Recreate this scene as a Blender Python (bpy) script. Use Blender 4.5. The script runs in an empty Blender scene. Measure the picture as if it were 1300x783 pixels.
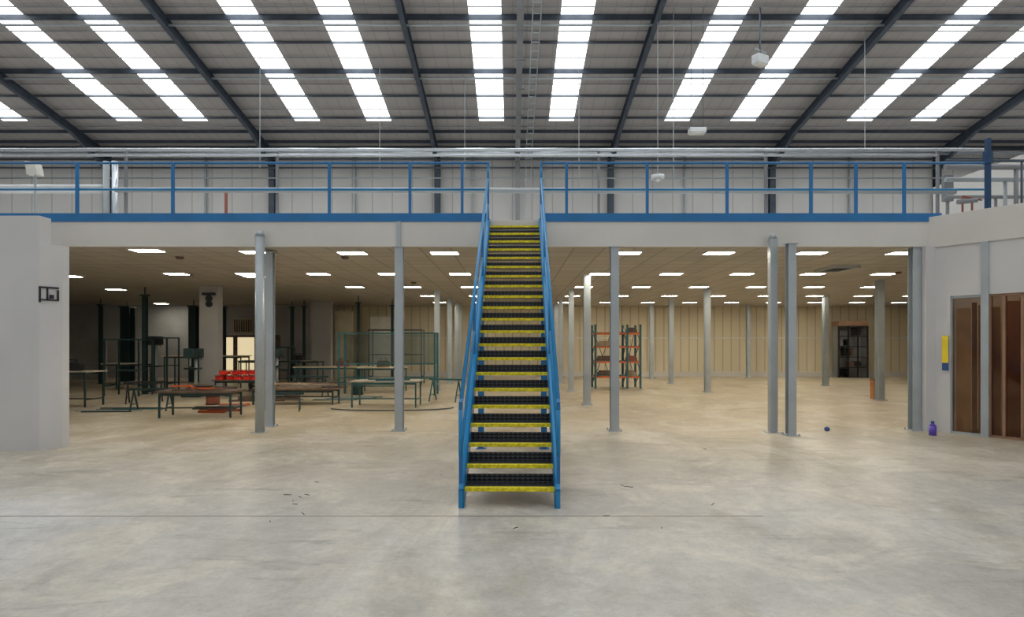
import bpy, math, random, bmesh
from mathutils import Vector
random.seed(4)
S=bpy.context.scene
COL=S.collection
F=750.0; H=1.65
def W(px,d): return (px-650)/F*d
def Zp(py,d): return H+(436-py)/F*d
def D(by): return 1237.5/(by-436)
def zr(d): return 16.76-0.185*d

# ---------------- materials ----------------
def newmat(name):
    m=bpy.data.materials.new(name); m.use_nodes=True
    nt=m.node_tree; b=nt.nodes['Principled BSDF']
    return m,nt,b
def N(nt,t,**k):
    n=nt.nodes.new(t)
    for a,v in k.items(): setattr(n,a,v)
    return n
def pmat(name,c,rough=.5,metal=0,var=.12,scale=3):
    m,nt,b=newmat(name)
    tc=N(nt,'ShaderNodeTexCoord'); no=N(nt,'ShaderNodeTexNoise')
    no.inputs['Scale'].default_value=scale; no.inputs['Detail'].default_value=5
    nt.links.new(tc.outputs['Object'],no.inputs['Vector'])
    cr=N(nt,'ShaderNodeValToRGB')
    cr.color_ramp.elements[0].position=.3; cr.color_ramp.elements[1].position=.7
    cr.color_ramp.elements[0].color=(*[x*(1-var) for x in c],1)
    cr.color_ramp.elements[1].color=(*[min(1,x*(1+var)) for x in c],1)
    nt.links.new(no.outputs['Fac'],cr.inputs['Fac'])
    nt.links.new(cr.outputs['Color'],b.inputs['Base Color'])
    b.inputs['Roughness'].default_value=rough; b.inputs['Metallic'].default_value=metal
    return m
def emat(name,c,s):
    m,nt,b=newmat(name)
    b.inputs['Base Color'].default_value=(*c,1)
    b.inputs['Emission Color'].default_value=(*c,1); b.inputs['Emission Strength'].default_value=s
    return m
def ribmat(name,c,c2,pitch,rough=.6,axis='X',w=.12):
    m,nt,b=newmat(name)
    tc=N(nt,'ShaderNodeTexCoord'); sp=N(nt,'ShaderNodeSeparateXYZ')
    nt.links.new(tc.outputs['Object'],sp.inputs[0])
    dv=N(nt,'ShaderNodeMath',operation='DIVIDE'); dv.inputs[1].default_value=pitch
    nt.links.new(sp.outputs[axis],dv.inputs[0])
    fr=N(nt,'ShaderNodeMath',operation='FRACT'); nt.links.new(dv.outputs[0],fr.inputs[0])
    lt=N(nt,'ShaderNodeMath',operation='LESS_THAN'); lt.inputs[1].default_value=w
    nt.links.new(fr.outputs[0],lt.inputs[0])
    no=N(nt,'ShaderNodeTexNoise'); no.inputs['Scale'].default_value=.6; no.inputs['Detail'].default_value=6
    nt.links.new(tc.outputs['Object'],no.inputs['Vector'])
    cr=N(nt,'ShaderNodeValToRGB'); cr.color_ramp.elements[0].color=(*[x*.85 for x in c],1); cr.color_ramp.elements[1].color=(*[min(1,x*1.1) for x in c],1)
    nt.links.new(no.outputs['Fac'],cr.inputs['Fac'])
    mx=N(nt,'ShaderNodeMixRGB'); mx.inputs['Color2'].default_value=(*c2,1)
    nt.links.new(lt.outputs[0],mx.inputs['Fac']); nt.links.new(cr.outputs['Color'],mx.inputs['Color1'])
    nt.links.new(mx.outputs[0],b.inputs['Base Color'])
    b.inputs['Roughness'].default_value=rough
    return m
def tilemat(name,c,cl,size):
    m,nt,b=newmat(name)
    tc=N(nt,'ShaderNodeTexCoord'); br=N(nt,'ShaderNodeTexBrick')
    br.offset=0; br.inputs['Scale'].default_value=1
    br.inputs['Brick Width'].default_value=size; br.inputs['Row Height'].default_value=size
    br.inputs['Mortar Size'].default_value=.018
    br.inputs['Color1'].default_value=(*c,1); br.inputs['Color2'].default_value=(*[x*.88 for x in c],1); br.inputs['Mortar'].default_value=(*cl,1)
    nt.links.new(tc.outputs['Object'],br.inputs['Vector']); nt.links.new(br.outputs['Color'],b.inputs['Base Color'])
    b.inputs['Roughness'].default_value=.8
    return m
def floormat():
    m,nt,b=newmat('concrete_floor')
    L=nt.links.new
    tc=N(nt,'ShaderNodeTexCoord')
    def noise(sc,det=8,rough=.6,dist=0,stretch=None,off=0):
        n=N(nt,'ShaderNodeTexNoise'); n.inputs['Scale'].default_value=sc; n.inputs['Detail'].default_value=det
        n.inputs['Roughness'].default_value=rough; n.inputs['Distortion'].default_value=dist
        mp=N(nt,'ShaderNodeMapping'); mp.inputs['Scale'].default_value=stretch or (1,1,1); mp.inputs['Location'].default_value=(off,off*.7,0)
        L(tc.outputs['Object'],mp.inputs[0]); L(mp.outputs[0],n.inputs['Vector'])
        return n
    def ramp(n,p0,c0,p1,c1):
        cr=N(nt,'ShaderNodeValToRGB'); e=cr.color_ramp.elements
        e[0].position=p0; e[0].color=(*c0,1); e[1].position=p1; e[1].color=(*c1,1)
        L(n.outputs['Fac'],cr.inputs['Fac']); return cr.outputs['Color']
    def mul(a,c,f):
        m2=N(nt,'ShaderNodeMixRGB',blend_type='MULTIPLY'); m2.inputs['Fac'].default_value=f
        L(a,m2.inputs['Color1']); L(c,m2.inputs['Color2']); return m2.outputs[0]
    n1=noise(.35,8,.6,.4)
    base=ramp(n1,.36,(.45,.43,.385),.64,(.64,.625,.58))
    n1b=noise(.5,8,.65)
    tan=ramp(n1b,.35,(.46,.375,.25),.68,(.64,.55,.39))
    sp=N(nt,'ShaderNodeSeparateXYZ'); L(tc.outputs['Object'],sp.inputs[0])
    mr=N(nt,'ShaderNodeMapRange'); mr.inputs['From Min'].default_value=5.5; mr.inputs['From Max'].default_value=11.5
    ad=N(nt,'ShaderNodeMath',operation='MULTIPLY_ADD'); ad.inputs[1].default_value=9
    L(n1.outputs['Fac'],ad.inputs[0]); sb=N(nt,'ShaderNodeMath',operation='SUBTRACT'); sb.inputs[1].default_value=4.5
    L(sp.outputs['Y'],sb.inputs[0]); L(sb.outputs[0],ad.inputs[2]); L(ad.outputs[0],mr.inputs['Value'])
    mx=N(nt,'ShaderNodeMixRGB'); L(mr.outputs[0],mx.inputs['Fac']); L(base,mx.inputs['Color1']); L(tan,mx.inputs['Color2'])
    c=mx.outputs[0]
    n5=noise(.8,10,.7,.8,off=7.3)
    pr=N(nt,'ShaderNodeValToRGB'); e=pr.color_ramp.elements; e[0].position=.49; e[0].color=(0,0,0,1); e[1].position=.58; e[1].color=(1,1,1,1)
    L(n5.outputs['Fac'],pr.inputs['Fac'])
    mp=N(nt,'ShaderNodeMath',operation='MULTIPLY'); mp.inputs[1].default_value=.6; L(pr.outputs['Color'],mp.inputs[0])
    m5=N(nt,'ShaderNodeMixRGB'); m5.inputs['Color2'].default_value=(.70,.65,.55,1); L(mp.outputs[0],m5.inputs['Fac']); L(c,m5.inputs['Color1']); c=m5.outputs[0]
    # whitish noise-edged patch by the joint
    wd=N(nt,'ShaderNodeVectorMath',operation='DISTANCE'); wd.inputs[1].default_value=(-5.2,5.0,0); L(tc.outputs['Object'],wd.inputs[0])
    wa=N(nt,'ShaderNodeMath',operation='MULTIPLY_ADD'); wa.inputs[1].default_value=5; L(n1b.outputs['Fac'],wa.inputs[0]); L(wd.outputs['Value'],wa.inputs[2])
    wr=N(nt,'ShaderNodeMapRange'); wr.inputs['From Min'].default_value=3.0; wr.inputs['From Max'].default_value=4.2; wr.inputs['To Min'].default_value=.6; wr.inputs['To Max'].default_value=0
    L(wa.outputs[0],wr.inputs['Value'])
    mw=N(nt,'ShaderNodeMixRGB'); mw.inputs['Color2'].default_value=(.74,.75,.75,1); L(wr.outputs[0],mw.inputs['Fac']); L(c,mw.inputs['Color1']); c=mw.outputs[0]
    n2=noise(5,12,.8)
    c=mul(c,ramp(n2,.33,(.72,.71,.70),.6,(1.05,1.05,1.05)),.75)
    n6=noise(22,8,.8,off=3)
    c=mul(c,ramp(n6,.34,(.72,.71,.70),.5,(1,1,1)),.6)
    n3=noise(1.1,10,.72,1.6,(.35,1.6,1)); c=mul(c,ramp(n3,.32,(.55,.54,.53),.44,(1,1,1)),.75)
    n4=noise(.45,10,.72,1.0,(1.2,.6,1),off=11); c=mul(c,ramp(n4,.36,(.66,.625,.57),.50,(1,1,1)),.65)
    n7=noise(2.6,12,.85,3.0,(1,1,1),off=21); c=mul(c,ramp(n7,.36,(.45,.43,.40),.40,(1,1,1)),.5)
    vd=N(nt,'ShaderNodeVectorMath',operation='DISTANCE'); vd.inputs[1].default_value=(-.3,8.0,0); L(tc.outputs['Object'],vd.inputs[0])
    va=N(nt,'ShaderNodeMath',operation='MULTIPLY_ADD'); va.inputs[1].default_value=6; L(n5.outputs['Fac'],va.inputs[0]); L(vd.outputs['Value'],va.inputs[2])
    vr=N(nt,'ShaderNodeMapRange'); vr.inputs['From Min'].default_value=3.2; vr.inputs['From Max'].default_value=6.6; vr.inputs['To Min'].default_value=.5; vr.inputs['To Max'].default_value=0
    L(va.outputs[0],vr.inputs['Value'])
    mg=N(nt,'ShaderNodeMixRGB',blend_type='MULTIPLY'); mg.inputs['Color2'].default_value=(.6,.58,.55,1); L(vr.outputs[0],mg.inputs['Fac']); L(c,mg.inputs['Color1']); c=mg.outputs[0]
    d=N(nt,'ShaderNodeMath',operation='SUBTRACT'); d.inputs[1].default_value=5.65; L(sp.outputs['Y'],d.inputs[0])
    a=N(nt,'ShaderNodeMath',operation='ABSOLUTE'); L(d.outputs[0],a.inputs[0])
    lt=N(nt,'ShaderNodeMath',operation='LESS_THAN'); lt.inputs[1].default_value=.014; L(a.outputs[0],lt.inputs[0])
    lx=N(nt,'ShaderNodeMath',operation='LESS_THAN'); lx.inputs[1].default_value=2.4; L(sp.outputs['X'],lx.inputs[0])
    mm=N(nt,'ShaderNodeMath',operation='MULTIPLY'); L(lt.outputs[0],mm.inputs[0]); L(lx.outputs[0],mm.inputs[1])
    mm2=N(nt,'ShaderNodeMath',operation='MULTIPLY'); mm2.inputs[1].default_value=.8; L(mm.outputs[0],mm2.inputs[0])
    m4=N(nt,'ShaderNodeMixRGB'); m4.inputs['Color2'].default_value=(.17,.12,.09,1)
    L(mm2.outputs[0],m4.inputs['Fac']); L(c,m4.inputs['Color1'])
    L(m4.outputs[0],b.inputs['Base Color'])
    rr=N(nt,'ShaderNodeMapRange'); rr.inputs['To Min'].default_value=.22; rr.inputs['To Max'].default_value=.5; L(n1b.outputs['Fac'],rr.inputs['Value']); L(rr.outputs[0],b.inputs['Roughness'])
    bp=N(nt,'ShaderNodeBump'); bp.inputs['Strength'].default_value=.12; bp.inputs['Distance'].default_value=.01; L(n2.outputs['Fac'],bp.inputs['Height']); L(bp.outputs['Normal'],b.inputs['Normal'])
    return m
M={}
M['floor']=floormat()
M['ceil']=tilemat('ceiling_tiles',(.47,.44,.395),(.29,.27,.235),.6)
M['white']=pmat('painted_plaster',(.60,.595,.59),.7,0,.06,.8)
M['fascia']=pmat('fascia_paint',(.65,.63,.59),.6,0,.08,.7)
M['backwall']=ribmat('cream_cladding',(.72,.64,.47),(.48,.41,.29),.42)
M['upwall']=ribmat('grey_cladding',(.66,.65,.63),(.45,.445,.44),1.0,w=.05)
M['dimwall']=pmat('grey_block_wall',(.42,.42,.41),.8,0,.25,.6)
M['grey']=pmat('grey_plaster',(.42,.41,.40),.8,0,.15,.6)
M['roof']=ribmat('roof_liner',(.44,.415,.40),(.37,.35,.34),.5)
M['sky']=emat('skylight_polycarbonate',(.95,.98,1.0),3.5)
M['steel_dark']=pmat('dark_blue_grey_steel',(.06,.078,.105),.45,.2,.2)
M['purlin']=pmat('purlin_steel',(.12,.14,.165),.4,.3,.25,1)
M['trunk']=pmat('trunking_steel',(.26,.27,.28),.4,.3,.15,1)
M['blue']=pmat('blue_paint',(.008,.155,.40),.33,0,.12,2)
M['bluel']=pmat('blue_handrail_paint',(.010,.225,.50),.3,0,.1,2)
M['navy']=pmat('navy_paint',(.01,.05,.13),.4,0,.1,2)
M['galv']=pmat('galvanised_grey_paint',(.42,.46,.48),.4,.25,.1,2)
M['yellow']=pmat('yellow_nosing',(.80,.64,.01),.5,0,.35,25)
M['pipe']=pmat('white_pipe',(.70,.73,.75),.3,.2,.08)
M['shiny']=pmat('shiny_galvanised_pipe',(.72,.78,.84),.22,.7,.08)
M['blackm']=pmat('black_metal',(.015,.015,.018),.5,0,.2)
M['green']=pmat('dark_green_steel',(.018,.045,.045),.5,.1,.2)
M['teal']=pmat('teal_steel',(.03,.12,.13),.5,.1,.2)
M['wood']=pmat('raw_timber',(.38,.27,.17),.7,0,.35,5)
M['woodd']=pmat('dark_timber',(.13,.085,.06),.7,0,.35,5)
M['orange']=pmat('orange_paint',(.65,.13,.03),.5,0,.1)
M['dorange']=pmat('dull_orange_paint',(.42,.15,.04),.5,0,.2)
M['red']=pmat('red_plastic',(.75,.03,.02),.35,0,.15)
M['benchtop']=pmat('worktop',(.34,.31,.25),.5,0,.3)
M['lamp']=emat('led_panel',(1.0,.92,.77),36)
M['lit']=emat('lit_opening',(.95,.80,.50),.7)
M['frame']=pmat('white_frame',(.7,.68,.62),.5)
M['purple']=pmat('purple_plastic',(.10,.06,.45),.3)
M['bluep']=pmat('blue_plastic',(.02,.08,.25),.35)
M['cream']=pmat('cream_board',(.66,.58,.42),.6)
M['yel2']=pmat('yellow_print',(.85,.65,.03),.5); M['blu2']=pmat('blue_print',(.03,.08,.25),.5)
M['brick']=pmat('dull_red_paint',(.30,.09,.06),.6)
M['beige']=pmat('beige_laminate',(.85,.74,.58),.5); M['brown']=pmat('brown_laminate',(.66,.38,.21),.5)
M['midbrown']=pmat('mid_brown_laminate',(.30,.17,.10),.5)
def glass(name,c,ior=1.5):
    m,nt,b=newmat(name); nt.nodes.remove(b)
    out=[n for n in nt.nodes if n.type=='OUTPUT_MATERIAL'][0]
    tr=N(nt,'ShaderNodeBsdfTransparent')
    tc=N(nt,'ShaderNodeTexCoord'); no=N(nt,'ShaderNodeTexNoise'); no.inputs['Scale'].default_value=2
    nt.links.new(tc.outputs['Object'],no.inputs['Vector'])
    cr=N(nt,'ShaderNodeValToRGB'); cr.color_ramp.elements[0].color=(*[x*.8 for x in c],1); cr.color_ramp.elements[1].color=(*c,1)
    nt.links.new(no.outputs['Fac'],cr.inputs['Fac']); nt.links.new(cr.outputs['Color'],tr.inputs['Color'])
    gl=N(nt,'ShaderNodeBsdfGlossy'); gl.inputs['Roughness'].default_value=.06; gl.inputs['Color'].default_value=(.9,.82,.72,1)
    lw=N(nt,'ShaderNodeFresnel'); lw.inputs['IOR'].default_value=ior
    mx=N(nt,'ShaderNodeMixShader'); nt.links.new(lw.outputs[0],mx.inputs[0]); nt.links.new(tr.outputs[0],mx.inputs[1]); nt.links.new(gl.outputs[0],mx.inputs[2])
    nt.links.new(mx.outputs[0],out.inputs['Surface']); return m
M['glaz1']=glass('bronze_glass_pale',(.92,.80,.68)); M['glaz2']=glass('bronze_glass_dark',(.80,.64,.50))
M['clear']=glass('clear_panel',(.80,.86,.84))
m,nt,b=newmat('black_chequer_plate'); b.inputs['Roughness'].default_value=.35; b.inputs['Metallic'].default_value=.3
tc=N(nt,'ShaderNodeTexCoord'); mp=N(nt,'ShaderNodeMapping'); mp.inputs['Rotation'].default_value=(0,0,.785); nt.links.new(tc.outputs['Object'],mp.inputs[0])
vo=N(nt,'ShaderNodeTexVoronoi'); vo.inputs['Scale'].default_value=26; vo.inputs['Randomness'].default_value=0
nt.links.new(mp.outputs[0],vo.inputs['Vector']); bp=N(nt,'ShaderNodeBump'); bp.inputs['Strength'].default_value=1; bp.inputs['Distance'].default_value=.015; bp.invert=True
nt.links.new(vo.outputs['Distance'],bp.inputs['Height']); nt.links.new(bp.outputs['Normal'],b.inputs['Normal'])
cr=N(nt,'ShaderNodeValToRGB'); e=cr.color_ramp.elements; e[0].position=.2; e[0].color=(.085,.09,.10,1); e[1].position=.4; e[1].color=(.018,.019,.022,1)
nt.links.new(vo.outputs['Distance'],cr.inputs['Fac']); nt.links.new(cr.outputs['Color'],b.inputs['Base Color']); M['tread']=m

# ---------------- mesh builder ----------------
class B:
    def __init__(s): s.v=[]; s.f=[]
    def box(s,x0,x1,y0,y1,z0,z1):
        n=len(s.v)
        s.v+=[(x0,y0,z0),(x1,y0,z0),(x1,y1,z0),(x0,y1,z0),(x0,y0,z1),(x1,y0,z1),(x1,y1,z1),(x0,y1,z1)]
        s.f+=[tuple(n+i for i in q) for q in ((0,3,2,1),(4,5,6,7),(0,1,5,4),(1,2,6,5),(2,3,7,6),(3,0,4,7))]
        return s
    def prism(s,poly,h,ax='z'):
        n=len(s.v);k=len(poly)
        for hh in h:
            for p in poly:
                s.v.append((p[0],p[1],hh) if ax=='z' else ((hh,p[0],p[1]) if ax=='x' else (p[0],hh,p[1])))
        s.f.append(tuple(n+i for i in range(k))[::-1]); s.f.append(tuple(n+k+i for i in range(k)))
        for i in range(k):
            j=(i+1)%k; s.f.append((n+i,n+j,n+k+j,n+k+i))
        return s
    def cyl(s,p0,p1,r,n=12,r1=None):
        p0=Vector(p0);p1=Vector(p1);r1=r if r1 is None else r1
        d=(p1-p0).normalized(); u=d.orthogonal().normalized(); w=d.cross(u)
        b=len(s.v)
        for p,rr in((p0,r),(p1,r1)):
            for i in range(n):
                a=2*math.pi*i/n; q=p+(u*math.cos(a)+w*math.sin(a))*rr; s.v.append(tuple(q))
        s.f.append(tuple(b+i for i in range(n))[::-1]); s.f.append(tuple(b+n+i for i in range(n)))
        for i in range(n):
            j=(i+1)%n; s.f.append((b+i,b+j,b+n+j,b+n+i))
        return s
    def beam(s,p0,p1,w,h):
        p0=Vector(p0);p1=Vector(p1);d=(p1-p0).normalized()
        up=Vector((0,0,1)) if abs(d.z)<.99 else Vector((0,1,0))
        r=d.cross(up).normalized(); u=r.cross(d)
        n=len(s.v)
        for p in(p0,p1):
            for a,c in((-1,-1),(1,-1),(1,1),(-1,1)): s.v.append(tuple(p+r*a*w/2+u*c*h/2))
        s.f+=[tuple(n+i for i in q) for q in((0,1,2,3),(7,6,5,4),(0,4,5,1),(1,5,6,2),(2,6,7,3),(3,7,4,0))]
        return s
    def obj(s,name,mat,parent=None,loc=(0,0,0),rot=0,smooth=False,bevel=0):
        me=bpy.data.meshes.new(name); me.from_pydata(s.v,[],s.f); me.validate()
        bm=bmesh.new(); bm.from_mesh(me); bmesh.ops.recalc_face_normals(bm,faces=bm.faces); bm.to_mesh(me); bm.free()
        me.materials.append(M[mat])
        if smooth:
            for p in me.polygons: p.use_smooth=len(p.vertices)==4
        o=bpy.data.objects.new(name,me); COL.objects.link(o); o.location=loc; o.rotation_euler=(0,0,rot)
        if parent: o.parent=parent
        if bevel:
            bv=o.modifiers.new('b','BEVEL'); bv.width=bevel; bv.segments=2; bv.limit_method='ANGLE'
        return o
def tag(o,label,cat,group=None):
    o['label']=label; o['category']=cat
    if group: o['group']=group
    return o
def struct(o,label=None):
    o['kind']='structure'
    if label:o['label']=label
    return o
def empty(name,loc,label,cat,group=None,rot=0):
    e=bpy.data.objects.new(name,None); COL.objects.link(e); e.location=loc; e.rotation_euler=(0,0,rot); e.empty_display_size=.2
    return tag(e,label,cat,group)
def clone(e,loc,rot=None,label=None):
    c=e.copy(); COL.objects.link(c); c.location=loc
    if rot is not None: c.rotation_euler=(0,0,rot)
    if label: c['label']=label
    for ch in list(e.children):
        k=ch.copy(); k.parent=c; COL.objects.link(k)
        for g in list(ch.children):
            q=g.copy(); q.parent=k; COL.objects.link(q)
    return c

# ---------------- setting ----------------
BK=29.5; ED=11.2
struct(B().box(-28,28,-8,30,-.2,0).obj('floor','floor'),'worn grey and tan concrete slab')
struct(B().box(-28,28,BK,BK+.3,0,3.97).obj('wall_back','backwall'),'cream ribbed cladding wall')
struct(B().box(-28,28,BK,BK+.3,3.97,11.6).obj('wall_back_upper','upwall'),'pale cladding wall above the mezzanine')
struct(B().box(-28.3,-28,-8,30,0,16.5).obj('wall_left','upwall'))
struct(B().box(28,28.3,-8,30,0,16.5).obj('wall_right','upwall'))
struct(B().box(-28,28,ED+.05,BK,3.5,3.56).obj('ceiling','ceil'),'suspended tile ceiling under the mezzanine')
struct(B().box(-28,28,ED+.05,BK,3.56,4.0).obj('floor_mezzanine','fascia'),'mezzanine deck')
struct(B().box(-28,7.85,ED-.06,ED+.05,3.48,3.97).obj('trim_1','fascia'),'cream painted mezzanine fascia')
struct(B().box(-8,20,BK-.06,BK,1.9,1.96).obj('trim_2','frame'))
struct(B().box(-28,28,BK-.08,BK,0,.25).obj('baseboard_back','fascia'))
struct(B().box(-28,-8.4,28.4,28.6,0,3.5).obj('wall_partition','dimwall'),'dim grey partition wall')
struct(B().prism([(-28,9.1),(-7.28,9.1),(-7.12,9.35),(-7.12,9.5),(-28,9.5)],(0,3.2)).obj('wall_left_front','white'),'white painted wall end')
struct(B().box(-28,-7.28,9.1,9.33,3.2,3.62).obj('wall_left_front_upper','white'))
u=Vector((.572,-.82,0)); n_=Vector((-.82,-.572,0)); P0=Vector((7.8,11.2,0))
def wp(s,o=0): p=P0+u*s+n_*o; return (p.x,p.y)
def wprism(s0,s1,o0,o1,z0,z1,b=None):
    b=b or B(); return b.prism([wp(s0,o0),wp(s1,o0),wp(s1,o1),wp(s0,o1)],(z0,z1))
struct(wprism(0,4,0,-.15,3.45,4.03).obj('wall_right_front_fascia','fascia'),'cream fascia on the angled wall')
b=wprism(0,.42,-.03,-.2,0,3.45); wprism(.42,4,-.03,-.2,2.52,3.45,b)
struct(b.obj('wall_right_front','white'),'white painted angled wall')
struct(B().box(8.0,28,11.25,11.4,0,3.5).obj('wall_right_return','white'))
struct(B().box(7.75,8.1,11.06,11.4,0,3.48).obj('trim_3','white'),'white boxed pier')
for i,(s0,s1,gm) in enumerate(((.42,.89,'glaz1'),(1.0,1.2,'glaz2'),(1.2,1.45,'glaz2'),(1.45,1.9,'glaz2'),(1.9,2.6,'glaz2'),(2.6,4.0,'glaz2'))):
    o=wprism(s0+.02,s1-.02,-.1,-.115,.04,2.5).obj('door_%d'%(i+1),gm); struct(o,'glossy bronze tinted glazed panel')
    f=B()
    wprism(s0,s0+.02,-.05,-.16,0,2.52,f);wprism(s1-.02,s1,-.05,-.16,0,2.52,f);wprism(s0,s1,-.05,-.16,0,.04,f);wprism(s0,s1,-.05,-.16,2.48,2.52,f)
    f.obj('frame','galv' if i<1 else 'midbrown',parent=o)
struct(wprism(.89,1.0,.0,-.2,0,3.45).obj('trim_4','galv'),'grey steel post between the glazed panels')
s=.45; k=0
for wd,mt,h in ((.22,'beige',2.3),(.08,'midbrown',2.4),(.16,'brown',2.35),(.20,'beige',2.3),(.06,'orange',2.0),(.20,'brown',2.4),(.10,'midbrown',2.45),(.14,'beige',2.3),(.2,'brown',2.4),(.12,'midbrown',2.2),(.2,'beige',2.4),(.3,'brown',2.4),(.3,'midbrown',2.4),(.3,'brown',2.4)):
    o=wprism(s,s+wd-.01,-.24-.05*(k%3),-.27-.05*(k%3),0,h); wprism(s+.01,s+wd-.02,-.27-.05*(k%3),-.36-.05*(k%3),0,.08,o)
    o=o.obj('upright_board',mt); tag(o,'tall laminate board standing behind bronze glass','board','boards behind the glazing'); s+=wd; k+=1
# roof
strips=[-25.6,-22.6,-17.4,-14.4,-9.3,-6.05,-.93,2.24,7.5,10.5,15.8,18.7,24.0,26.9]
def slope(b,x0,x1,d0,d1,t0,t1):
    b.prism([(d0,zr(d0)+t0),(d1,zr(d1)+t0),(d1,zr(d1)+t1),(d0,zr(d0)+t1)],(x0,x1),'x'); return b
b=B(); sw=.56; x=-28.2
for s in strips:
    slope(b,x,s-sw,2,26.9,0,.12); x=s+sw
slope(b,x,28.2,2,26.9,0,.12); slope(b,-28.2,28.2,26.9,30,0,.12)
struct(b.obj('ceiling_roof','roof'),'grey lined sloping warehouse roof')
for i,s in enumerate(strips):
    struct(slope(B(),s-sw,s+sw,2,26.9,.005,.04).obj('window_%d'%(i+1),'sky'),'translucent rooflight strip')

# ---------------- roof steel ----------------
rx=[-20.1,-11.9,-3.7,4.9,12.9,21.1]
for i,x in enumerate(rx):
    b=B(); t=.17
    slope(b,x-.09,x+.09,2,29.2,-t-.02,-t); slope(b,x-.09,x+.09,2,29.2,-t-.36,-t-.34); slope(b,x-.012,x+.012,2,29.2,-t-.34,-t-.02)
    b.prism([(26.8,zr(26.8)-t-.34),(29.2,zr(29.2)-t-.34),(29.2,zr(29.2)-t-.9)],(x-.08,x+.08),'x')
    tag(b.obj('roof_rafter','steel_dark'),'dark blue-grey steel I-beam rafter under the roof','roof beam','roof rafters')
    b=B(); b.box(x-.14,x+.14,29.2,29.23,4.0,zr(29.2)-.4); b.box(x-.14,x+.14,29.42,29.45,4.0,zr(29.2)-.4); b.box(x-.012,x+.012,29.23,29.42,4.0,zr(29.2)-.4)
    tag(b.obj('wall_stanchion','steel_dark'),'dark steel stanchion against the pale cladding','column','wall stanchions')
for y in (-28,18,52,87,120,148,165,178,187):
    d=11333/(575-y)
    b=B(); z=zr(d); hh=.21 if y in(18,87) else (.11 if y<150 else .15)
    b.box(-28,28,d-.006,d+.006,z-hh,z-.01); b.box(-28,28,d-.05,d,z-hh-.01,z-hh); b.box(-28,28,d,d+.05,z-.03,z-.015)
    tag(b.obj('roof_purlin','steel_dark' if hh>.2 or y>150 else 'purlin'),'dark steel purlin running across the roof','roof beam','roof purlins')
for y in (5,36,70,104,136,158):
    d=11333/(575-y); z=zr(d)-.1
    tag(B().cyl((-28,d,z),(28,d,z),.022,6).obj('tie_rod','trunk'),'thin grey steel tie rod across the roof','rod','roof tie rods')
for y,zz in ((90,.30),(21,.30)):
    d=11333/(575-y); z=zr(d)-zz
    tag(B().cyl((-28,d,z),(28,d,z),.045,8).obj('roof_conduit','galv',smooth=True),'pale conduit running beneath a roof purlin','pipe','roof conduits')
b=B(); slope(b,.16,.38,12,28.9,-.95,-.75); b.box(.16,.38,28.9,28.98,4.0,zr(28.9)-.85)
for d in (19.8,21.3,23,24.8,26.6): b.box(.08,.46,d,d+.08,zr(d)-.97,zr(d)-.93); b.box(.25,.29,d,d+.04,zr(d)-.93,zr(d)-.05)
tag(b.obj('cable_trunking','trunk'),'grey steel cable trunking following the roof slope','trunking')
b=B(); slope(b,.66,.69,14,28.9,-.9,-.8); slope(b,.93,.96,14,28.9,-.9,-.8)
d=14.2
while d<28.8:
    b.box(.69,.93,d,d+.04,zr(d)-.87,zr(d)-.84); d+=.45
b.box(.66,.69,28.8,28.85,4.0,zr(28.85)-.85); b.box(.93,.96,28.8,28.85,4.0,zr(28.85)-.85)
tag(b.obj('cable_ladder','galv'),'galvanised cable ladder beside the trunking','cable tray')
for py,dd,r,m_ in ((188,29.1,.07,'steel_dark'),(194,28.4,.10,'shiny'),(202,29.12,.05,'purlin'),(213,29.12,.05,'purlin'),(226,29.12,.04,'galv'),(170,29.1,.06,'galv')):
    z=Zp(py,dd)
    tag(B().cyl((-27.5,dd,z),(27.5,dd,z),r,10).obj('eaves_pipe',m_,smooth=True),'long horizontal service pipe along the cladding','pipe','wall service pipes')
for py,r,x0,x1 in ((190,.035,-13,W(1250,12.4)),(197,.026,-13,W(1190,12.4))):
    z=Zp(py,12.4)
    b=B().cyl((x0,12.4,z),(x1,12.4,z),r,12)
    tag(b.obj('suspended_conduit','shiny',smooth=True),'bright galvanised conduit spanning above the guardrail','pipe','suspended conduits')
for px,d,z1 in ((735,22,7.3),(855,20,7.0),(1098,21,8.5),(330,22,8.2),(482,23,8.4),(590,24,8.6)):
    x=W(px,d); tag(B().cyl((x,d,z1),(x,d,zr(d)),.012,6).obj('drop_wire','galv'),'thin suspension wire hanging from the roof','wire','suspension wires')
for px in (260,450,600,690,870,1080):
    x=W(px,29.3); tag(B().box(x-.04,x+.04,29.3,29.45,4.0,zr(29.4)-.1).obj('cladding_post','galv'),'thin grey steel post against the pale cladding','post','cladding posts')
d=20
e=empty('pendant_luminaire',(W(885,d),d,Zp(169,d)),'white box luminaire hung on two thin wires','light fixture')
B().box(-.28,.28,-.15,.15,0,.16).obj('housing','pipe',e,bevel=.02)
B().box(-.24,.24,-.12,.12,-.03,0).obj('diffuser','frame',e)
for x in(-.2,.2): B().cyl((x,0,.16),(x,0,zr(d)-Zp(169,d)),.008,6).obj('wire','steel_dark',e)
e=empty('ceiling_camera',(W(835,d),d,Zp(227,d)),'small white dome camera hung on a thin rod','camera')
B().cyl((0,0,0),(0,0,.12),.22,16).obj('housing','pipe',e,smooth=True); B().cyl((0,0,-.09),(0,0,0),.06,16,.15).obj('dome','pipe',e,smooth=True)
B().cyl((0,0,.12),(0,0,zr(d)-Zp(227,d)),.01,6).obj('rod','galv',e)
e=empty('floodlight',(W(965,d),d,Zp(82,d)),'white box floodlight under the roof beside a rooflight','light fixture',rot=.5)
B().box(-.25,.25,-.15,.15,0,.3).obj('housing','pipe',e,bevel=.02)
B().box(-.22,.22,-.12,.12,-.03,0).obj('lens','frame',e)
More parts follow.
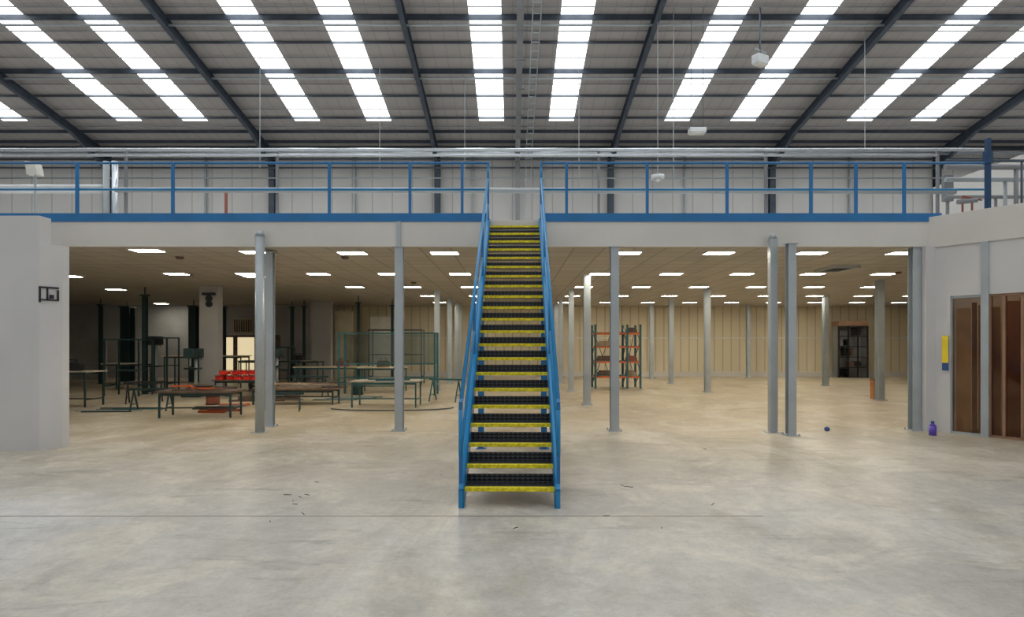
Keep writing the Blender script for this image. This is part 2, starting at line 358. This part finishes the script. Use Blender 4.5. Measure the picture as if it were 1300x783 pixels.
B().box(-.02,.02,-.02,.02,.3,zr(d)-Zp(82,d)-.01).obj('bracket','steel_dark',e)
B().box(-.3,.3,-.02,.02,.42,.5).obj('gear_tray','trunk',e)

# ---------------- mezzanine guardrail ----------------
def guard(x0,x1,posts,toe0,toe1,label):
    e=empty('guardrail',(0,ED,3.97),label,'railing','mezzanine guardrails')
    B().cyl((x0,0,1.10),(x1,0,1.10),.022,12).obj('top_rail','blue',e,smooth=True)
    B().cyl((x0,0,.60),(x1,0,.60),.02,12).obj('mid_rail','bluel',e,smooth=True)
    B().box(toe0,toe1,-.075,-.065,-.025,.135).obj('toe_board','blue',e)
    for p in posts:
        x=W(p,ED)
        b=B(); b.box(x-.026,x+.026,-.06,-.02,-.02,1.09); b.box(x-.05,x+.05,-.064,-.058,-.02,.13)
        b.obj('post','blue',e)
guard(-12,-.47,[100,221,419,521,587],-12,-.47,'blue steel guardrail with toe board on the mezzanine edge')
guard(.58,8.95,[719,821,922,1028,1085,1146],.58,W(1192,ED),'blue steel guardrail with toe board beside the stair head')

# ---------------- staircase ----------------
R=.183; G=.25
st=empty('staircase',(-.025,6.0,0),'blue steel staircase with black chequer treads and yellow nosings','staircase',rot=-.0145)
for sx in(-1,1):
    b=B(); x0=.455*sx
    T=lambda y:R+.732*y+.07
    Bt=lambda y:R+.732*y-.24
    b.prism([(-.09,0),(-.09,T(-.09)),(5.12,T(5.12)),(5.12,Bt(5.12)),(.078,0)],(x0,x0+.012*sx),'x')
    b.prism([(-.09,T(-.09)-.012),(-.09,T(-.09)),(5.12,T(5.12)),(5.12,T(5.12)-.012)],(x0,x0+.055*sx),'x')
    b.prism([(.078,0),(.078,.012),(5.12,Bt(5.12)+.012),(5.12,Bt(5.12))],(x0,x0+.055*sx),'x')
    b.prism([(-.09,0),(-.09,T(-.09)),(-.08,T(-.08)),(-.08,0)],(x0,x0+.055*sx),'x')
    b.obj('stringer','bluel',st)
    x=.495*sx
    hr=bpy.data.objects.new('handrail',None); COL.objects.link(hr); hr.parent=st
    r=B(); zt=lambda y:1.06+.732*y
    pts=[(x,-.02,.52),(x,-.02,.98),(x,.05,1.08),(x,5.0,zt(5.0)),(x,5.15,5.07)]
    for a,c in zip(pts,pts[1:]): r.cyl(a,c,.022,10)
    r.cyl((x,-.02,.52),(x,5.15,.52+.732*5.17),.018,10)
    r.obj('rails','bluel',hr,smooth=True)
    for y in (0,1.75,3.4,5.1):
        zb=T(y)-.1
        ztp=zt(y) if y<5 else 5.05
        if y==0: zb=0
        bb=B(); bb.box(x-.018,x+.018,y-.025,y+.025,zb,ztp); bb.obj('post','blue',hr)
    bb=B(); bb.box(x-.05-.01,x+.03,3.28,3.36,0,Bt(3.3)+.05); bb.box(x-.09,x+.07,3.22,3.42,0,.012); bb.obj('support_leg','blue',st)
tm=None
for k in range(1,22):
    y=(k-1)*G; z=k*R
    if tm is None:
        b=B(); b.box(-.455,.455,.03,.25,-.028,0)
        b.box(-.455,.455,.238,.25,0,.092)
        t=b.obj('tread','tread',st,loc=(0,y,z))
        b=B(); b.box(-.455,.455,-.01,.05,-.004,.005); b.box(-.455,.455,-.01,0,-.034,0)
        nz=b.obj('nosing','yellow',t,bevel=.003); tm=(t,nz)
    else:
        t=tm[0].copy(); COL.objects.link(t); t.location=(0,y,z)
        q=tm[1].copy(); COL.objects.link(q); q.parent=t

# ---------------- columns ----------------
def column(px,base,ztop=3.48,w=.155,label='pale grey steel column under the mezzanine',x=None,d=None):
    d=d or D(base); x=W(px,d) if x is None else x
    e=empty('steel_column',(x,d,0),label,'column','mezzanine columns'); h=w/2
    b=B(); b.box(-h,h,-h,-h+.014,.015,ztop); b.box(-h,h,h-.014,h,.015,ztop); b.box(-.006,.006,-h+.014,h-.014,.015,ztop)
    b.obj('shaft','galv',e)
    b=B(); b.box(-h-.05,h+.05,-h-.05,h+.05,0,.015)
    for sx in(-1,1):
        for sy in(-1,1): b.cyl((sx*(h+.03),sy*(h+.03),.015),(sx*(h+.03),sy*(h+.03),.04),.014,6)
    b.obj('base_plate','galv',e)
    b=B(); b.box(-h-.03,h+.03,-h-.03,h+.03,ztop-.012,ztop); b.obj('cap_plate','galv',e)
    return e
column(507,547,d=11.22); column(780,546,d=11.22); column(1161,546,d=11.25,label='pale grey steel column beside the white pier')
column(1004,552,d=10.65,ztop=3.45,w=.14,label='pale grey steel column just in front of the mezzanine edge')
column(343,541,d=11.75,w=.14)
for px,by in ((745,514),(725,497),(712,486.5),(706,480.5),(898,498),(852,487),(827,480.5),(1048,490),(1117,508),(950,479.5),(555,496),(571,487),(580,482),(584,480)):
    d=D(by); column(px,by,ztop=3.5,d=d,w=.18)
for px,top,sq in ((330,293,0),(981,296,1)):
    d=10.97; x=W(px,d); z=Zp(top,d)
    e=empty('tubular_post',(x,d,0),'grey tubular post with capped top standing before the fascia','column','tubular posts')
    if sq: B().box(-.07,.07,-.07,.07,.01,z-.1).obj('shaft','galv',e,bevel=.015)
    else: B().cyl((0,0,.01),(0,0,z-.1),.085,20).obj('shaft','galv',e,smooth=True)
    B().cyl((0,0,z-.1),(0,0,z),.09 if not sq else .08,16,.05 if not sq else .02).obj('cap','galv',e,smooth=True)
    B().box(-.13,.13,-.1,.1,0,.012).obj('base_plate','galv',e)
x=W(507,ED)
tag(B().box(x-.04,x+.04,ED-.09,ED-.06,3.47,3.95).obj('cover_plate','galv'),'grey steel cover strip on the fascia above a column','plate')

# ---------------- ceiling panels ----------------
le=None
rows=[12.0,15.6,19.2,22.8,26.4]
xs=[-1.37-1.87*k for k in range(0,5)]+[2.33+1.87*k for k in range(0,9)]
def addlamp(x,d):
    global le
    if le is None:
        le=empty('ceiling_light_panel',(x,d,3.5),'lit white panel in the tiled ceiling','ceiling light','ceiling light panels')
        B().box(-.27,.27,-.16,.16,-.02,-.005).obj('diffuser','lamp',le)
        b=B(); b.box(-.30,.30,-.19,-.16,-.022,0); b.box(-.30,.30,.16,.19,-.022,0); b.box(-.30,-.27,-.16,.16,-.022,0); b.box(.27,.30,-.16,.16,-.022,0)
        b.obj('frame','frame',le)
    else: clone(le,(x,d,3.5))
for ri,d in enumerate(rows):
    for x in xs:
        px=650+x/d*F
        if ri==0 and x<-4: continue
        if x<-5.5 and ri in(2,3,4): continue
        if x<-3.5 and ri in(3,4): continue
        if px>1165: continue
        addlamp(x,d)
for px,y in ((187,317),(325,319),(88,350),(147,367),(205,385),(323,350),(120,389),(310,392)):
    d=F*(3.5-H)/(436-y); addlamp(W(px,d),d)
d=14.4; e=empty('air_vent',(W(1062,d),d,3.5),'grey louvred vent in the tiled ceiling','vent')
b=B(); b.box(-.32,.32,-.45,-.38,-.06,0); b.box(-.32,.32,.38,.45,-.06,0); b.box(-.32,-.25,-.38,.38,-.06,0); b.box(.25,.32,-.38,.38,-.06,0); b.obj('frame','galv',e)
b=B()
for i in range(6): b.box(-.25,.25,-.36+i*.125,-.30+i*.125,-.04,-.02)
b.obj('louvre','blackm',e)
for px,y in ((228,326),(438,326),(525,358),(1140,345)):
    d=F*(3.5-H)/(436-y); x=W(px,d)
    tag(B().cyl((x,d,3.45),(x,d,3.5),.06,14,.09).obj('smoke_detector','woodd',smooth=True),'small dark round detector under the ceiling','detector','ceiling detectors')

# ---------------- upper level services ----------------
tag(B().cyl((W(147,12.4),12.4,Zp(241,12.4)),(W(1213,12.4),12.4,Zp(243,12.4)),.055,12).obj('sprinkler_pipe','galv',smooth=True),'long grey-blue horizontal pipe behind the guardrail','pipe')
for i,px in enumerate((160,352,760,972,1190)):
    x=W(px,12.5); tag(B().box(x-.025,x+.025,12.47,12.52,4.0,Zp(189,12.4)).obj('pipe_support','trunk'),'slim grey upright carrying the service pipes','post','pipe supports')
d=14
for px in(135,146):
    x=W(px,d); tag(B().cyl((x,d,4.0),(x,d,Zp(205,d)),.07,14).obj('vertical_pipe','galv' if px==135 else 'shiny',smooth=True),'pale vertical pipe standing on the mezzanine','pipe','mezzanine vertical pipes')
for y in(234,240): 
    z=Zp(y,d); tag(B().cyl((-14,d+.2,z),(W(128,d),d+.2,z),.05,10).obj('wall_pipe','pipe',smooth=True),'white horizontal pipe above the mezzanine','pipe','mezzanine white pipes')
x=W(38,13); e=empty('junction_box',(x,13,Zp(221,13)),'white angled electrical box on a thin bracket','electrical box')
B().prism([(-.08,0),(.16,0),(.10,.26),(-.12,.30)],(0,.2),'y').obj('housing','frame',e)
B().box(.02,.05,.08,.12,4.0-Zp(221,13),0).obj('bracket','galv',e)
x=W(287,20); tag(B().cyl((x,20,4.0),(x,20,Zp(240,20)),.05,10).box(x-.25,x+.25,19.95,20.05,Zp(241,20),Zp(239,20)).obj('standpipe','brick'),'dull red standpipe with a cross head','pipe')
d=11.9; x=W(1254,d)
b=B(); b.box(x-.03,x+.03,d-.05,d+.05,4.0,Zp(176,d)); b.box(x-.05,x+.05,d-.07,d+.07,Zp(208,d),Zp(192,d))
tag(b.obj('service_post','navy'),'dark navy steel post with a collar above the angled wall','post')
e=empty('service_unit',(W(1228,12.4),12.4,4.0),'small red and grey pump unit with pipework','machine')
B().box(-.2,.2,-.1,.1,0,.12).obj('base','galv',e)
B().cyl((-.2,0,.62),(.2,0,.66),.05,14).obj('motor','trunk',e,smooth=True)
B().cyl((-.1,0,.12),(-.1,0,.72),.02,8).cyl((.1,0,.12),(.1,0,.6),.02,8).cyl((-.1,0,.74),(.3,0,.66),.02,8).cyl((-.2,0,.3),(.2,0,.3),.02,8).obj('pipework','brick',e,smooth=True)
struct(B().box(11.4,14,13.2,16,4.0,Zp(196,13.2)).obj('wall_right_upper','upwall'),'pale upper room wall')
for y,z,r,mt,pe in ((12.6,Zp(212,12.6),.06,'trunk',1290),(12.8,Zp(228,12.8),.05,'galv',1276),(13.0,Zp(250,13.0),.04,'trunk',1264),(12.3,Zp(204,12.3),.03,'steel_dark',1297)):
    tag(B().cyl((W(1200,y),y,z),(13,y,z),r,10).cyl((W(pe,y),y,z),(W(pe,y),y,4.0),r*.7,8).obj('duct_run',mt,smooth=True),'grey service duct above the angled wall','duct','service ducts')
d=13.2
x=W(1205,d); tag(B().box(x-.1,x+.1,d,d+.1,Zp(255,d),Zp(222,d)).box(x-.02,x+.02,d+.02,d+.08,4.0,Zp(255,d)).obj('control_box','trunk'),'small grey control box on a thin stand','electrical box')

# ---------------- wall fixtures ----------------
e=empty('wall_bracket',(-7.215,9.2,Zp(384,9.2)),'black metal bracket on the white wall end','bracket',None,math.radians(57))
b=B(); b.box(-.13,.13,-.02,0,.22,.245); b.box(-.13,-.105,-.02,0,0,.245); b.box(.105,.13,-.02,0,.04,.2); b.box(-.03,-.01,-.02,0,.03,.22); b.box(-.13,.13,-.02,0,.03,.05)
b.obj('frame','blackm',e)
B().box(.0,.05,-.06,-.02,.06,.12).obj('hook','blackm',e)
e=empty('poster',(*wp(.355,.0),Zp(470,10.93)),'yellow printed notice with a dark blue foot on the white wall','poster',rot=math.atan2(u.y,u.x))
B().box(-.05,.05,-.012,0,0,.64).obj('backing','blu2',e)
B().box(-.05,.05,-.016,-.012,.14,.64).obj('print','yel2',e)
d=10.62; e=empty('bottle',(W(1184,d),d,0),'purple plastic bottle with blue cap on the concrete','bottle')
b=B(); b.cyl((0,0,0),(0,0,.17),.06,16).cyl((0,0,.17),(0,0,.215),.06,16,.025); b.obj('body','purple',e,smooth=True)
B().cyl((0,0,.215),(0,0,.26),.028,12).obj('cap','bluep',e,smooth=True)
d=11.1
me=bpy.data.meshes.new('ball')
bm=bmesh.new(); bmesh.ops.create_icosphere(bm,subdivisions=3,radius=.05); bm.to_mesh(me); bm.free(); me.materials.append(M['bluep'])
for p in me.polygons:p.use_smooth=True
o=bpy.data.objects.new('plastic_ball',me); COL.objects.link(o); o.location=(W(1050,d),d,.045); o.scale=(1,1,.9); tag(o,'small dark blue plastic ball on the concrete','ball')
d=17.6; e=empty('litter_bin',(W(1110,d)-.02,d,0),'narrow dull orange bin beside a grey column','bin')
B().box(-.05,.05,-.1,.1,0,.55).obj('body','dorange',e,bevel=.01); B().box(-.055,.055,-.11,.11,.55,.6).obj('lid','woodd',e,bevel=.01)
d=28.8; e=empty('mesh_cage',(W(1079,d),d,0),'grey mesh cage cupboard holding dark equipment','cupboard')
w=.7; b=B()
for x in(-w,-w/3,w/3,w): b.box(x-.03,x+.03,-.3,-.24,0,2.5)
for z in(.03,.5,1.0,1.5,2.0,2.48): b.box(-w,w,-.3,-.25,z-.02,z+.02)
b.obj('frame','blackm',e)
B().box(-w,w,.2,.3,0,2.5).box(-w,-w+.03,-.24,.2,0,2.5).box(w-.03,w,-.24,.2,0,2.5).obj('cabinet_shell','trunk',e)
B().box(-w-.02,w+.02,-.3,.3,2.5,2.75).obj('top_panel','midbrown',e)
for i in range(9):
    x=random.uniform(-.5,.5); z=[.06,.55,1.05,1.55,2.05][i%5]
    B().box(x-.15,x+.15,-.15,.15,z,z+random.uniform(.2,.4)).obj('stored_box',random.choice(['woodd','green','blackm','trunk','brick']),e)

# ---------------- racking ----------------
def rack(name,loc,xsu,dp,h,levels,mu,mb,label,rot=0):
    e=empty(name,loc,label,'shelving',None,rot)
    for x in xsu:
        b=B()
        for y in(-dp/2,dp/2): b.box(x-.035,x+.035,y-.035,y+.035,0,h)
        n=int(h/.5)
        for i in range(n):
            z0=.1+i*(h-.2)/n; z1=.1+(i+1)*(h-.2)/n
            a,c=(-dp/2,dp/2) if i%2 else (dp/2,-dp/2)
            b.beam((x,a,z0),(x,c,z1),.025,.025)
        b.obj('upright_frame',mu,e)
    for x0,x1 in ((xsu[0],xsu[1]),(xsu[-2],xsu[-1])):
        b=B(); b.beam((x0,dp/2,.1),(x1,dp/2,h-.1),.025,.025); b.beam((x1,dp/2+.03,.1),(x0,dp/2+.03,h-.1),.025,.025)
        b.obj('back_brace',mu,e)
    for z in levels:
        b=B()
        for y in(-dp/2,dp/2): b.box(xsu[0],xsu[-1],y-.02,y+.02,z-.06,z)
        b.box(xsu[0],xsu[0]+.03,-dp/2,dp/2,z-.06,z); b.box(xsu[-1]-.03,xsu[-1],-dp/2,dp/2,z-.06,z)
        b.obj('shelf_beam',mb,e)
        b=B().box(xsu[0]+.05,xsu[-1]-.05,-dp/2+.03,dp/2-.03,z,z+.015)
        b.obj('shelf',mu,e)
    return e
d=21.7
rack('storage_rack',(W(785,d),d+.4,0),(-.85,-.05,.32,.80),.9,2.35,[.45,1.0,1.55,2.05],'teal','orange','teal open braced rack with orange beams and mixed loads')
for i,(dx,z,mt,w_) in enumerate(((.55,.465,'wood',.18),(.55,1.015,'brick',.18),(-.4,1.565,'wood',.3),(-.45,1.015,'woodd',.3),(-.4,.465,'woodd',.3),(.55,2.065,'woodd',.18))):
    x=W(785,d)+dx
    tag(B().box(-w_,w_,-.2,.2,0,.12).box(-w_*.8,w_*.6,-.15,.15,.12,.18).obj('cardboard_box',mt,loc=(x,d+.4,z)),'small brown load on a rack shelf','box','loads on the rack')

def bench(loc,w,dp,h,mt,ml,label,rot=0,name='workbench',t=.03,lg=.018):
    e=empty(name,loc,label,'table','workbenches',rot)
    B().box(-w/2,w/2,-dp/2,dp/2,h-t,h).obj('top',mt,e)
    for x in(-w/2+.08,w/2-.08):
        for y in(-dp/2+.06,dp/2-.06): B().box(x-lg,x+lg,y-lg,y+lg,0,h-t).obj('leg',ml,e)
    b=B()
    for y in(-dp/2+.06,dp/2-.06): b.box(-w/2+.08,w/2-.08,y-.015,y+.015,h-t-.06,h-t)
    b.box(-w/2+.08,w/2-.08,-.015,.015,.18,.21)
    for x in(-w/2+.08,w/2-.08): b.box(x-.015,x+.015,-dp/2+.06,dp/2-.06,.18,.21)
    b.obj('rail',ml,e)
    return e
bench((-11.9,15.6,0),1.9,.8,.93,'benchtop','green','worn timber bench on dark green legs')
bench((-7.05,13.4,0),1.7,.7,.6,'woodd','green','low dark workbench loaded with timber offcuts',rot=.05,t=.05)
bench((-8.3,18.2,0),1.5,.8,.55,'woodd','green','low bench carrying red plastic crates')
bench((-5.9,16.2,0),2.3,.7,.42,'woodd','green','long low bench stacked with planks')
bench((-3.3,15.6,0),1.8,.9,.68,'benchtop','teal','teal steel workbench with a worn pale top')
bench((-11.5,22.3,0),3.0,.8,1.2,'cream','green','high dark green bench with a pale top')
bench((-6.8,22.0,0),2.4,.9,.8,'cream','teal','pale topped bench near the far wall')
bench((-4.4,20.2,0),1.6,.8,.85,'cream','teal','pale topped teal bench behind the open frame')
bench((-9.6,24.6,0),3.4,.8,.95,'benchtop','green','long worn bench near the partition wall')
bench((-13.8,21.2,0),1.4,.8,.95,'benchtop','green','worn bench beside the dark posts')
def pile(cx,cy,z0,n,Lr,wd,th,slots,rotr,name,mats,label,cat,group,jx=.3,brot=0):
    ns=len(slots)
    for i in range(n):
        L_=random.uniform(*Lr); lay=i//ns
        o=B().box(-L_/2,L_/2,-wd/2,wd/2,0,th).obj(name,random.choice(mats),loc=(cx+random.uniform(-jx,jx),cy+slots[i%ns],z0+lay*(th+.002)),rot=brot+random.uniform(-rotr,rotr))
        tag(o,label,cat,group)
pile(-7.1,13.4,.601,12,(.25,.7),.08,.035,(-.24,-.08,.08,.24),.08,'timber_offcut',['wood','woodd','orange','blackm','woodd'],'sawn timber offcut piled on the low workbench','timber','timber offcuts',.45)
pile(-5.9,16.2,.421,12,(.8,2.2),.09,.035,(-.24,0,.24),.05,'plank',['wood','woodd','trunk','woodd'],'brown sawn plank stacked on the long bench','plank','planks on the long bench')
pile(W(280,14.4),14.4,.001,9,(.5,1.1),.08,.05,(-.3,0,.3),.15,'plank',['woodd','brick','woodd','orange','trunk'],'reddish brown plank in a heap on the concrete','plank','planks heaped on the floor',.35,.15)
pile(-7.1,17.1,.001,9,(.9,1.7),.1,.05,(-.25,0,.25),.08,'plank',['woodd','trunk','woodd'],'dark plank lying on the concrete by the benches','plank','planks beside the benches',.3)
pile(-3.3,15.6,.681,6,(.4,1.2),.09,.03,(-.25,0,.25),.09,'plank',['wood','woodd','teal'],'sawn strip lying on the teal bench','plank','strips on the teal bench',.2)
pile(-9.9,19.6,.001,9,(1.0,2.2),.12,.07,(-.3,0,.3),.07,'plank',['woodd','wood','trunk'],'dark board stacked on the concrete','plank','boards by the benches',.3)
for cx,cy in((-4.9,17.6),(-9.6,14.6)):
    pile(cx,cy,.0,5,(.8,1.6),.04,.03,(-.4,-.2,0,.2,.4),.02,'steel_bar',['green','galv','teal'],'loose steel bar lying on the concrete','metal bar','loose steel bars',.3,.05)
for i in range(10):
    r_=i//5; x=-8.9+.28*(i%5)+.13*r_; z=.552+.15*r_
    e=empty('plastic_crate',(x,18.15+random.uniform(-.1,.1),z),'bright red plastic crate on the low bench','crate','red plastic crates',0)
    b=B(); b.box(-.11,.11,-.15,.15,0,.015); b.box(-.11,-.10,-.15,.15,.015,.10); b.box(.10,.11,-.15,.15,.015,.10); b.box(-.10,.10,-.15,-.14,.015,.08); b.box(-.10,.10,.14,.15,.015,.10); b.obj('body','red',e)
    b=B(); b.box(-.12,.12,-.16,-.15,.11,.135); b.box(-.12,.12,.15,.16,.11,.135)
    for sx in(-.105,.105): b.box(sx-.01,sx+.01,-.15,-.13,.08,.135)
    b.obj('rim','brick',e)
def toolbox(loc,mat,rot,label):
    e=empty('toolbox',loc,label,'toolbox','toolboxes',rot)
    B().box(-.22,.22,-.12,.12,0,.16).obj('body',mat,e,bevel=.01)
    B().prism([(-.22,.16),(.22,.16),(.16,.22),(-.16,.22)],(-.12,.12),'y').obj('lid',mat,e)
    b=B(); b.box(-.1,-.08,-.01,.01,.22,.28); b.box(.08,.1,-.01,.01,.22,.28); b.box(-.1,.1,-.01,.01,.28,.3); b.obj('handle','blackm',e)
for loc,mt,lb in (((-11.6,15.6,.931),'blackm','black toolbox on the worn bench'),((-6.3,22,.801),'brick','dull red toolbox on the pale bench'),((-10.4,24.6,.951),'green','green toolbox on the long bench'),((-8.9,24.6,.951),'blackm','black toolbox on the long bench'),((-11.5,22.3,1.201),'galv','grey toolbox on the high bench'),((-4.4,20.2,.851),'woodd','dark brown toolbox on the pale teal bench')):
    toolbox(loc,mt,random.uniform(-.3,.3),lb)
def drum(loc,mat,label,r=.2,h=.5):
    e=empty('waste_drum',loc,label,'drum','waste drums')
    B().cyl((0,0,0),(0,0,h),r,18).obj('body',mat,e,smooth=True)
    b=B()
    for z in(0,h*.5,h-.03): b.cyl((0,0,z),(0,0,z+.03),r+.012,18)
    b.obj('hoop','blackm',e)
for x,y,mt,lb in ((-9.0,20.6,'blackm','black round waste drum by the benches'),(-5.0,19.1,'green','green round waste drum by the benches'),(-8.1,16.0,'brick','dull red round waste drum by the planks')):
    drum((x,y,0),mt,lb,.17,.42)
def trestle(x,y,h,w_,mat,rot,label='thin dark steel trestle among the benches'):
    e=empty('trestle',(x,y,0),label,'trestle','steel trestles',rot)
    for sx in(-w_/2,w_/2):
        b=B()
        b.beam((sx,-.25,0),(sx,0,h),.03,.03); b.beam((sx,.25,0),(sx,0,h),.03,.03); b.beam((sx,-.17,h*.32),(sx,.17,h*.32),.02,.02)
        b.obj('leg',mat,e)
    B().box(-w_/2-.1,w_/2+.1,-.03,.03,h,h+.05).obj('crossbar',mat,e)
for a in ((-8.9,14.6,.5,.8,'green',.2),(-6.3,18.4,.6,1.0,'green',-.1),(-10.2,16.4,.55,.8,'blackm',.4),(-8.7,22.6,.95,1.0,'green',.1),(-1.9,16.9,.6,.8,'teal',-.3),(-5.6,14.4,.4,.8,'green',.3)): trestle(*a)
def machine(x,y,mat,label,h=1.7):
    e=empty('pillar_drill',(x,y,0),label,'machine','workshop machines')
    B().box(-.25,.25,-.3,.3,0,.12).obj('base',mat,e,bevel=.01)
    B().cyl((0,.1,.12),(0,.1,h-.2),.05,12).obj('pillar','galv',e,smooth=True)
    B().box(-.2,.2,-.22,.1,.85,.9).obj('table',mat,e)
    B().box(-.16,.16,-.35,.3,h-.3,h).obj('head',mat,e,bevel=.03)
    B().cyl((0,-.22,h-.55),(0,-.22,h-.3),.03,10).obj('spindle','galv',e,smooth=True)
    B().cyl((.16,-.1,h-.2),(.38,-.25,h-.35),.012,8).obj('lever','blackm',e)
machine(-9.9,18.4,'green','dark green pillar drill beside the white pier',1.5)
machine(-12.3,20.3,'blackm','black pillar drill by the tall post',1.9)
machine(-8.0,20.0,'green','dark green pillar drill near the red crates',1.5)
for px,by,w in ((184,500,.13),(283,484,.2),(246,485,.3),(162,484,.4),(371,484,.12),(386,485,.10),(410,483,.2),(455,490,.10),(128,487,.12),(498,486,.10)):
    d=D(by); x=W(px,d); h=w/2
    b=B(); b.box(-h,h,-h,-h+.02,.015,3.2); b.box(-h,h,h-.02,h,.015,3.2); b.box(-.01,.01,-h,h,.015,3.2); b.box(-h-.05,h+.05,-h-.05,h+.05,0,.015); b.box(-h-.04,h+.04,-h-.04,h+.04,3.2,3.26); b.box(-.015,.015,-.015,.015,3.26,3.5)
    o=b.obj('machine_post','green',loc=(x,d,0)); tag(o,'tall dark green steel post among the benches','post','dark green posts')
struct(B().box(W(253,19),W(277,19),19,19.3,0,3.5).obj('trim_5','grey'),'grey boxed pier')
struct(B().box(W(395,26),W(420,26),26,26.3,0,3.5).obj('trim_6','grey'),'grey wall stub')
b=B(); bx=W(264,18.9)
for z in(2.92,3.10): b.cyl((bx,18.93,z),(bx,19.0,z),.10,16)
b.box(bx-.2,bx+.2,18.9,19.0,3.2,3.28)
b.box(bx-.02,bx+.02,18.96,19.0,2.85,3.28)
tag(b.obj('wall_speaker','blackm'),'black twin round fitting on the grey pier','speaker')
def stand(px0,px1,by,ty,mat,label,mid=(),t=.02,dp=.7,panel=None):
    d=D(by); x0=W(px0,d); x1=W(px1,d); z=Zp(ty,d)
    e=empty('open_rack',((x0+x1)/2,d,0),label,'rack','open steel racks'); w=(x1-x0)/2
    for x in(-w,w):
        b=B()
        for y in(0,dp): b.box(x-t,x+t,y-t,y+t,0,z)
        b.box(x-t,x+t,t,dp-t,z-.04,z); b.box(x-t,x+t,t,dp-t,.3,.34)
        b.obj('end_frame',mat,e)
    for y in(0,dp): B().box(-w+t,w-t,y-t,y+t,z-.04,z).obj('top_bar',mat,e)
    for m_ in mid:
        for y in(0,dp): B().box(-w+t,w-t,y-t*.7,y+t*.7,m_-.015,m_+.015).obj('cross_bar',mat,e)
    if panel: B().box(-w+t,w-t,dp-.006,dp+.006,panel,z-.05).obj('clear_panel','clear',e)
stand(430,552,502,422,'teal','teal steel open frame holding a clear panel',(1.0,.55),.03,panel=1.02)
stand(132,176,503,430,'green','dark green steel open frame beside a tall post',(.8,))
stand(468,535,488,418,'green','dark green steel frame behind the teal bench',(1.2,))
stand(340,366,490,440,'green','thin dark frame near the planks',(.6,))
stand(196,212,499,428,'green','narrow dark frame near the pier',(.9,))
b=B(); pts=[]
for i in range(25):
    a=math.pi*(1.15+.85*i/24); pts.append((-3.1+1.6*math.cos(a),15.1+.7*math.sin(a),.02))
for p,q in zip(pts,pts[1:]): b.cyl(p,q,.015,8)
tag(b.obj('curved_bar','steel_dark'),'bent steel bar lying on the concrete below the bench','metal bar')
d=28.35
e=empty('office_doorway',(W(305,d),d,0),'framed opening glowing with warm yellowish light','doorway')
B().box(-.72,.72,-.06,0,0,1.95).obj('panel','lit',e); b=B(); b.box(-.82,-.72,-.1,0,0,2.05); b.box(.72,.82,-.1,0,0,2.05); b.box(-.82,.82,-.1,0,1.95,2.05); b.obj('frame','woodd',e)
B().box(-.3,-.1,-.09,-.06,0,1.95).obj('mullion','woodd',e)
e=empty('grille_window',(W(309,d),d,2.1),'brown slatted grille window above the opening','window')
b=B()
for i in range(8): b.box(-.4+i*.11,-.36+i*.11,-.1,-.06,.1,.7)
b.obj('slats','woodd',e); B().box(-.45,.45,-.05,-.01,.05,.75).obj('backing','cream',e)
for px0,px1,y0,mt,lb in ((470,500,402,'frame','tall off-white board standing near the far wall'),(425,448,395,'cream','tall cream board standing near the far wall'),(100,135,430,'grey','grey sheet standing against the partition'),(335,355,425,'woodd','dark board standing near the partition')):
    d=27
    o=B().box(W(px0,d),W(px1,d),d,d+.06,0,Zp(y0,d)).box(W(px0,d)+.1,W(px0,d)+.2,d+.06,d+.3,0,.1).box(W(px1,d)-.2,W(px1,d)-.1,d+.06,d+.3,0,.1).obj('standing_board',mt); tag(o,lb,'board','standing boards')
for px,py in ((365,628),(372,636),(381,631),(390,628),(402,612),(343,662),(385,652),(655,670),(790,616),(798,618),(840,670),(905,640),(770,655),(560,603),(895,570),(375,640)):
    d=D(py); x=W(px,d); L_=random.uniform(.04,.11)
    o=B().prism([(-L_/2,0),(0,-.004),(L_/2,.002),(0,.005)],(0,.005)).obj('wood_splinter','blackm',loc=(x,d,0),rot=random.uniform(0,3.1))
    tag(o,'thin dark splinter lying on the concrete','debris','floor splinters')

# ---------------- world, light, camera ----------------
w=bpy.data.worlds.new('World'); S.world=w; w.use_nodes=True
bg=w.node_tree.nodes['Background']; bg.inputs[0].default_value=(.96,.98,1,1); bg.inputs[1].default_value=.55
cam=bpy.data.cameras.new('Camera'); co=bpy.data.objects.new('Camera',cam); COL.objects.link(co); S.camera=co
co.location=(0,0,H); co.rotation_euler=(math.radians(90),0,0)
cam.sensor_width=36; cam.lens=36*F/1300; cam.shift_y=44.5/1300; cam.clip_end=200
S.view_settings.view_transform='Standard'
